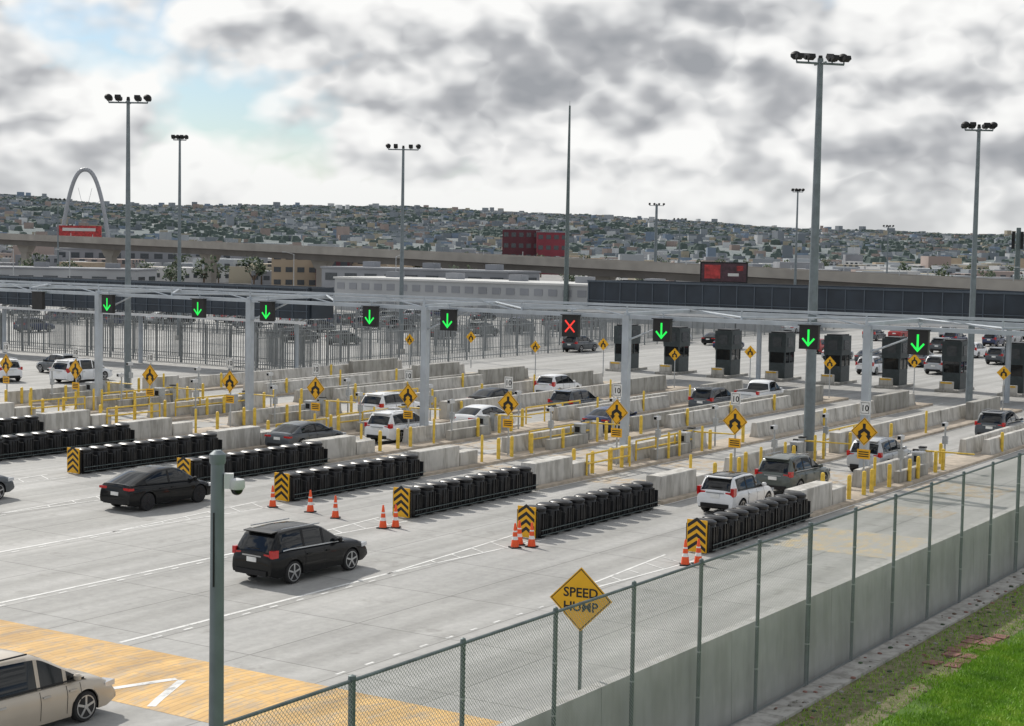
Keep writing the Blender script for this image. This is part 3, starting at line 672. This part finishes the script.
# ---------------------------------------------------------------- mid buildings
def building(name,c,d,rz,m,floors=1,wins=0,roof='bld_grey',wm='win_dark'):
    mb=MB(); w,dp,h=d; mb.box((0,0,h/2),d,m); mb.box((0,0,h+.15),(w+.4,dp+.4,.3),roof)
    fh=h/floors
    if wins:
        for f in range(floors):
            for i in range(wins):
                y=-dp/2+(i+.5)*dp/wins
                mb.box((-w/2-.02,y,(f+.55)*fh),(.1,dp/wins*.6,fh*.4),wm); 
            nx=max(1,int(wins*w/dp))
            for i in range(nx): mb.box((-w/2+(i+.5)*w/nx,-dp/2-.02,(f+.55)*fh),(w/nx*.6,.1,fh*.4),wm)
    for q in range(max(1,int(dp/12))): mb.box((w*.1,-dp/2+(q+.5)*dp/max(1,int(dp/12)),h+.8),(2,2.5,1.0),'bld_grey')
    mb.obj(name,(c[0],c[1],0),rz)
building('customs_building',(222,143),(14,62,5.2),0,'bld_pale',2,24,roof='bld_white',wm='bld_grey')
building('customs_building',(236,170),(10,40,6.6),0,'bld_grey',2,9)
building('white_shed',(214,100),(10,22,3.6),0,'bld_pale',1,6,roof='bld_white',wm='bld_grey')
building('beige_building',RY(-51,400),(12,14,9),.6,'bld_beige',3,5)
building('beige_building',RY(-36,405),(10,10,9.3),.6,'bld_beige',2,4)
building('pink_building',RY(-43,395),(9,8,7.8),.6,'bld_dred',2,3)
building('red_building',RY(16,700),(20,13,17.5),.57,'bld_red',4,4)
building('dark_red_building',RY(3,712),(20,16,18.5),.57,'bld_dred',4,5)
building('grey_building',RY(-112,520),(20,60,8),.57,'bld_grey',2,14)
building('white_building',RY(62,420),(16,40,6.5),.4,'bld_white',2,9)
building('white_building',RY(-95,330),(14,44,5.0),.5,'bld_pale',1,9)
mb=MB(); mb.box((0,0,7.9),(.5,6.6,2.9),'trim'); mb.box((-.27,0,7.9),(.04,6.2,2.5),'screen_dark'); mb.box((-.3,1.6,8.0),(.03,2.2,1.9),'screen_red'); mb.box((-.3,-1.3,7.6),(.03,1.5,.4),'bld_white'); mb.box((-.3,-2.2,8.5),(.03,.9,.7),'screen_red')
mb.cyl((0.3,0,0),(0.3,0,6.6),.3,.25,'pole_grey',10); mb.obj('led_billboard',(*RY(29.3,230),0),.5)
mb=MB(); mb.box((0,0,6),(1,16,4),'screen_red'); mb.box((-.55,0,6.6),(.1,12,1.1),'bld_white'); mb.cyl((.6,4,-8),(.6,4,4),.5,.5,'pole_grey',8); mb.cyl((.6,-4,-8),(.6,-4,4),.5,.5,'pole_grey',8); mb.obj('red_billboard',(*RY(-158,600),8),.57)
# ---------------------------------------------------------------- viaduct
ctrl=[(335,560,15.0),(318,450,13.4),(302.5,361,12.1),(283,255,10.6),(261,149,8.8),(252,70,7.1),(248,5,6.0),(246,-80,5.0)]
C=[Vector(c) for c in ctrl]; path=[]
for i in range(len(C)-1):
    p0=C[max(0,i-1)];p1=C[i];p2=C[i+1];p3=C[min(len(C)-1,i+2)]
    for t in np.linspace(0,1,9)[:-1]:
        path.append(.5*((2*p1)+(p2-p0)*t+(2*p0-5*p1+4*p2-p3)*t*t+(3*p1-p0-3*p2+p3)*t**3))
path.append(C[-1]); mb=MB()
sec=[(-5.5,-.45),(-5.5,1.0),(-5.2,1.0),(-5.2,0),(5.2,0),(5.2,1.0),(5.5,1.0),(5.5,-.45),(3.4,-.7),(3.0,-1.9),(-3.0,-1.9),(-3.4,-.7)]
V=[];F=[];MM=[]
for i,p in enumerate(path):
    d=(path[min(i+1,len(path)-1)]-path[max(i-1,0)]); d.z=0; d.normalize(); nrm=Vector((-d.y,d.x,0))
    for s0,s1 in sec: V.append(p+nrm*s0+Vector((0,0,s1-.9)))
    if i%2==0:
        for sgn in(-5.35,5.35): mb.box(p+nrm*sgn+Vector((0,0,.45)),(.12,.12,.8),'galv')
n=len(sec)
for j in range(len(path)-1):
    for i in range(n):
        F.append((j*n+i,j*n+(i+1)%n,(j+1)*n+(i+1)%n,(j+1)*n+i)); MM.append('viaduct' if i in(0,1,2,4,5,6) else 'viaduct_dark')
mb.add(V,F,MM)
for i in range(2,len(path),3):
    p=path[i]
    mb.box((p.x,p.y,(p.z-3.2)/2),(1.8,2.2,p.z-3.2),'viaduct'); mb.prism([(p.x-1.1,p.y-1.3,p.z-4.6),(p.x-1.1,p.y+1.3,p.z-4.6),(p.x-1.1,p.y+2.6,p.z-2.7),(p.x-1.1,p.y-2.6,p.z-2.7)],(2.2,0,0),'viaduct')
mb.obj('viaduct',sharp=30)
# ---------------------------------------------------------------- arch
mb=MB(); prev=None; hwid=18
for i in range(41):
    t=-1+2*i/40; u=math.sin(t*math.pi/2)
    p=Vector((0,u*hwid,60*(1-abs(u)**2.4) if abs(u)<1 else 0))
    if prev is not None: mb.cyl(prev,p,1.45,1.45,'arch_steel',8,caps=True)
    prev=p
for g in(-10,-4,4,10): mb.cyl((0,g*.15,30),(0,g*1.2,52-abs(g)*1.2),.12,.12,'arch_steel',4)
mb.obj('monumental_arch',(809.7,879.5,0),YAW)
# ---------------------------------------------------------------- hills
ridge_x=[-900,-300,0,60,100,200,300,400,500,600,700,750,850,1024,1400,2000]
ridge_h=[80,95,97,88,83,86,88,89,86,80,68,60,56,54,50,40]
def hill(R,Y):
    r=math.hypot(R,Y); px=512+1647*R/max(Y,1)
    hh=float(np.interp(px,ridge_x,ridge_h))
    t=max(0,min(1,(r-1150)/2350)); s=t**1.05
    if r>3500: s=max(0,1-(r-3500)/900*.4)
    bump=math.sin(R*.008+Y*.003)*.5+math.sin(R*.019-Y*.006+1)*.3+math.sin(R*.041+Y*.02)*.15
    return -1+hh*s+bump*12*math.sin(math.pi*min(1,t*.97))+bump*1.8*(t>.9)
mb=MB(); V=[];F=[]
nr,na=50,150
for i in range(nr):
    r=1100+(4400-1100)*i/(nr-1)
    for j in range(na):
        ph=math.radians(-42+84*j/(na-1)); R=r*math.sin(ph);Y=r*math.cos(ph); a,b_=RY(R,Y); V.append((a,b_,hill(R,Y)))
for i in range(nr-1):
    for j in range(na-1): F.append((i*na+j,i*na+j+1,(i+1)*na+j+1,(i+1)*na+j))
mb.add(V,F,'hill'); mb.obj('hills',sharp=80)
mb=MB(); hm=['house_a','house_b','house_c','house_d','house_e','house_f','house_b','house_g','house_c','house_a','house_b']
hv=[];hf=[];hmm=[]; tb=MB(); tv=[];tf=[]
for i in range(28000):
    r=1150+2450*math.sqrt(random.random()); ph=math.radians(random.uniform(-23,23)); R=r*math.sin(ph);Y=r*math.cos(ph)
    cl=math.sin(R*.011+2)*math.sin(Y*.009+R*.004)+math.sin(R*.03+Y*.02)*.5+math.sin(R*.006-Y*.013)*.5
    a,b_=RY(R,Y); z=hill(R,Y)
    if random.random()<.45-.45*cl:
        if random.random()<.9:
            q=random.uniform(3,7); o=len(tv); hh=random.uniform(3,6.5)
            for k in range(5): tv.append((a+q*math.cos(k*1.257+i)*random.uniform(.7,1.2),b_+q*math.sin(k*1.257+i),z-1))
            for k in range(5): tv.append((a+q*.7*math.cos(k*1.257+i),b_+q*.7*math.sin(k*1.257+i)*random.uniform(.6,1.2),z+hh*random.uniform(.6,1)))
            for k in range(5): tf.append((o+k,o+(k+1)%5,o+5+(k+1)%5,o+5+k))
            tf.append(tuple(o+5+k for k in range(5)))
        continue
    w=random.uniform(4,8.5);d=random.uniform(5,9.5);h=random.choice([2.5,3,3,3.5,5,5.5])
    if random.random()<.012: h=random.uniform(8,13); w*=1.6
    th=random.uniform(0,1.57); o=len(hv); ct,st=math.cos(th),math.sin(th)
    for sz in(z-3,z+h):
        for sx,sy in((-1,-1),(1,-1),(1,1),(-1,1)):
            x_=sx*w/2;y_=sy*d/2; hv.append((a+x_*ct-y_*st,b_+x_*st+y_*ct,sz))
    m_=random.choice(hm); roofm=random.choice(hm)
    for f in((0,1,5,4),(1,2,6,5),(2,3,7,6),(3,0,4,7)): hf.append(tuple(o+q for q in f)); hmm.append(m_)
    hf.append((o+4,o+5,o+6,o+7)); hmm.append(roofm)
mb.add(hv,hf,hmm); mb.obj('hillside_houses',sharp=0)
tb.add(tv,tf,'hill_tree'); tb.obj('hillside_trees',sharp=0)
mb=MB()
cm_=['bld_white','bld_grey','bld_beige','house_b','house_g','house_d','house_a','bld_grey','bld_pale']
for i in range(900):
    Y=random.uniform(430,1200); R=random.uniform(-.36,.36)*Y
    if abs(R-12)<28 and Y<740: continue
    a,b_=RY(R,Y); h=random.uniform(3,6.5) if random.random()<.95 else random.uniform(7,11)
    w=random.uniform(7,18); d=random.uniform(7,14); rz=random.choice([.57,.57,.2,.9])
    m_=random.choice(cm_); mb.box((a,b_,h/2),(w,d,h),m_,rz=rz)
    Rr=Matrix.Rotation(rz,3,'Z')
    for q in range(int(w/4)):
        for f in range(1 if h<5 else 2):
            p=Rr@Vector((-w/2+2+q*4,-d/2-.05,0)); mb.box((a+p.x,b_+p.y,1.8+f*2.8),(1.8,.1,1.1),'win_dark',rz=rz)
            p=Rr@Vector((-w/2-.05,-d/2+2+q*3,0))
            if -d/2+2+q*3<d/2-1: mb.box((a+p.x,b_+p.y,1.8+f*2.8),(.1,1.6,1.1),'win_dark',rz=rz)
mb.obj('distant_city_buildings',sharp=0)
def tree_into(mb,a,b_,h):
    mb.cyl((a,b_,0),(a,b_,h*.5),h*.035,h*.02,'bark',6)
    for q in range(3):
        t=random.uniform(0,6.28); mb.cyl((a,b_,h*.35),(a+math.cos(t)*h*.2,b_+math.sin(t)*h*.2,h*.7),h*.018,h*.008,'bark',4,False)
    for c in range(9):
        cx=a+random.gauss(0,h*.16);cy=b_+random.gauss(0,h*.16);cz=h*random.uniform(.45,.9);rr=h*random.uniform(.1,.2)
        for q in range(24):
            v_=Vector((random.gauss(0,1),random.gauss(0,1),random.gauss(0,1))).normalized()*rr*random.uniform(.6,1.1); p=Vector((cx,cy,cz))+v_
            s_=h*.045; u=Vector((random.gauss(0,1),random.gauss(0,1),random.gauss(0,1))).normalized(); w_=u.orthogonal().normalized()
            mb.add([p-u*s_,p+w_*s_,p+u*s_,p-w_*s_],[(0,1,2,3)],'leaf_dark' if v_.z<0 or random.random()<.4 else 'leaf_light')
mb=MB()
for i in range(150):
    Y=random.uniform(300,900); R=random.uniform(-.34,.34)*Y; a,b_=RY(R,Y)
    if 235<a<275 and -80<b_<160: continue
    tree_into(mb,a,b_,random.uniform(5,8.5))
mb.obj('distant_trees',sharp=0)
# ---------------------------------------------------------------- camera
th=math.radians(4.0); ro=math.radians(1.03)
f=Vector((math.cos(YAW)*math.cos(th),math.sin(YAW)*math.cos(th),-math.sin(th))); r=Vector((math.sin(YAW),-math.cos(YAW),0)); u=r.cross(f)
r2=r*math.cos(ro)+u*math.sin(ro); u2=u*math.cos(ro)-r*math.sin(ro)
cam=bpy.data.cameras.new('camera'); co=bpy.data.objects.new('camera',cam); COL.objects.link(co)
co.matrix_world=Matrix(((r2.x,u2.x,-f.x,0),(r2.y,u2.y,-f.y,0),(r2.z,u2.z,-f.z,H),(0,0,0,1)))
cam.sensor_width=36; cam.lens=1647/1024*36; cam.clip_end=20000; cam.clip_start=.1; S.camera=co
# ---------------------------------------------------------------- light
el=math.radians(42); sd=Vector((.347*math.cos(el),.937*math.cos(el),math.sin(el)))
sl=bpy.data.lights.new('sun','SUN'); sl.energy=3.5; sl.angle=math.radians(1.5); sl.color=(1,.95,.87); so=bpy.data.objects.new('sun',sl); so.rotation_euler=sd.to_track_quat('Z','Y').to_euler(); COL.objects.link(so)
W=bpy.data.worlds.new('World'); S.world=W; W.use_nodes=True; N=W.node_tree.nodes; L=W.node_tree.links; N.clear()
out=N.new('ShaderNodeOutputWorld'); sky=N.new('ShaderNodeTexSky'); sky.sky_type='NISHITA'; sky.sun_disc=False; sky.sun_elevation=el; sky.sun_rotation=math.radians(20.3)
bg1=N.new('ShaderNodeBackground'); bg1.inputs['Strength'].default_value=.1
tc=N.new('ShaderNodeTexCoord'); g=tc.outputs['Generated']
sp=N.new('ShaderNodeSeparateXYZ'); L.new(g,sp.inputs[0])
tint=N.new('ShaderNodeMix'); tint.data_type='RGBA'; tint.blend_type='MULTIPLY'; tint.inputs[0].default_value=1; L.new(sky.outputs[0],tint.inputs[6]); tint.inputs[7].default_value=(.78,.90,1.02,1); L.new(tint.outputs[2],bg1.inputs['Color'])
def wn(vec,scale,det,rough):
    n=N.new('ShaderNodeTexNoise'); n.inputs['Scale'].default_value=scale; n.inputs['Detail'].default_value=det; n.inputs['Roughness'].default_value=rough; L.new(vec,n.inputs['Vector']); return n.outputs['Fac']
def mapv(off,ms=(1,1,1.6)):
    mp=N.new('ShaderNodeMapping'); mp.inputs['Scale'].default_value=ms; mp.inputs['Location'].default_value=off; L.new(g,mp.inputs['Vector']); return mp.outputs[0]
def dens(off):
    v=mapv(off)
    n=wn(v,6.0,4,.56)
    bl=mth('ABSOLUTE',mth('SUBTRACT',wn(v,15,3,.52),.5))   # billow
    return mth('ADD',n,mth('MULTIPLY',bl,.65))
d1=dens((0,0,0)); d2=dens((.004,.009,.022))
nb=wn(mapv((3.1,1.7,.4)),4.0,1,.5)
d=mth('MULTIPLY',mth('SUBTRACT',d1,d2),4.2); q=mth('MULTIPLY',mth('SUBTRACT',nb,.5),-1.3); q1=mth('MULTIPLY',mth('SUBTRACT',d1,.55),-1.2)
val=mth('ADD',mth('ADD',d,q),mth('ADD',q1,.72))
cc=ramp(N,L,val,[(0.0,(.35,.365,.39)),(0.3,(.47,.48,.50)),(0.52,(.66,.67,.68)),(0.75,(.87,.87,.865)),(1.0,(.98,.98,.965))])
hz=N.new('ShaderNodeMapRange'); L.new(sp.outputs['Z'],hz.inputs[0]); hz.inputs[1].default_value=.0; hz.inputs[2].default_value=.06; hz.inputs[3].default_value=.65; hz.inputs[4].default_value=0
hc=N.new('ShaderNodeRGB'); hc.outputs[0].default_value=(.80,.81,.80,1)
cc=mix(N,L,cc,hc.outputs[0],hz.outputs[0])
bg2=N.new('ShaderNodeBackground'); bg2.inputs['Strength'].default_value=1.0; L.new(cc,bg2.inputs['Color'])
cov=N.new('ShaderNodeMapRange'); lowz=N.new('ShaderNodeMapRange'); L.new(sp.outputs['Z'],lowz.inputs[0]); lowz.inputs[1].default_value=.03; lowz.inputs[2].default_value=.10; lowz.inputs[3].default_value=.10; lowz.inputs[4].default_value=0
L.new(mth('ADD',mth('ADD',mth('MULTIPLY',nb,.6),mth('MULTIPLY',d1,.5)),lowz.outputs[0]),cov.inputs[0]); cov.inputs[1].default_value=.48; cov.inputs[2].default_value=.55
ms=N.new('ShaderNodeMixShader'); L.new(cov.outputs[0],ms.inputs[0]); L.new(bg1.outputs[0],ms.inputs[1]); L.new(bg2.outputs[0],ms.inputs[2]); L.new(ms.outputs[0],out.inputs[0])
print('OBJECTS',len(bpy.data.objects))
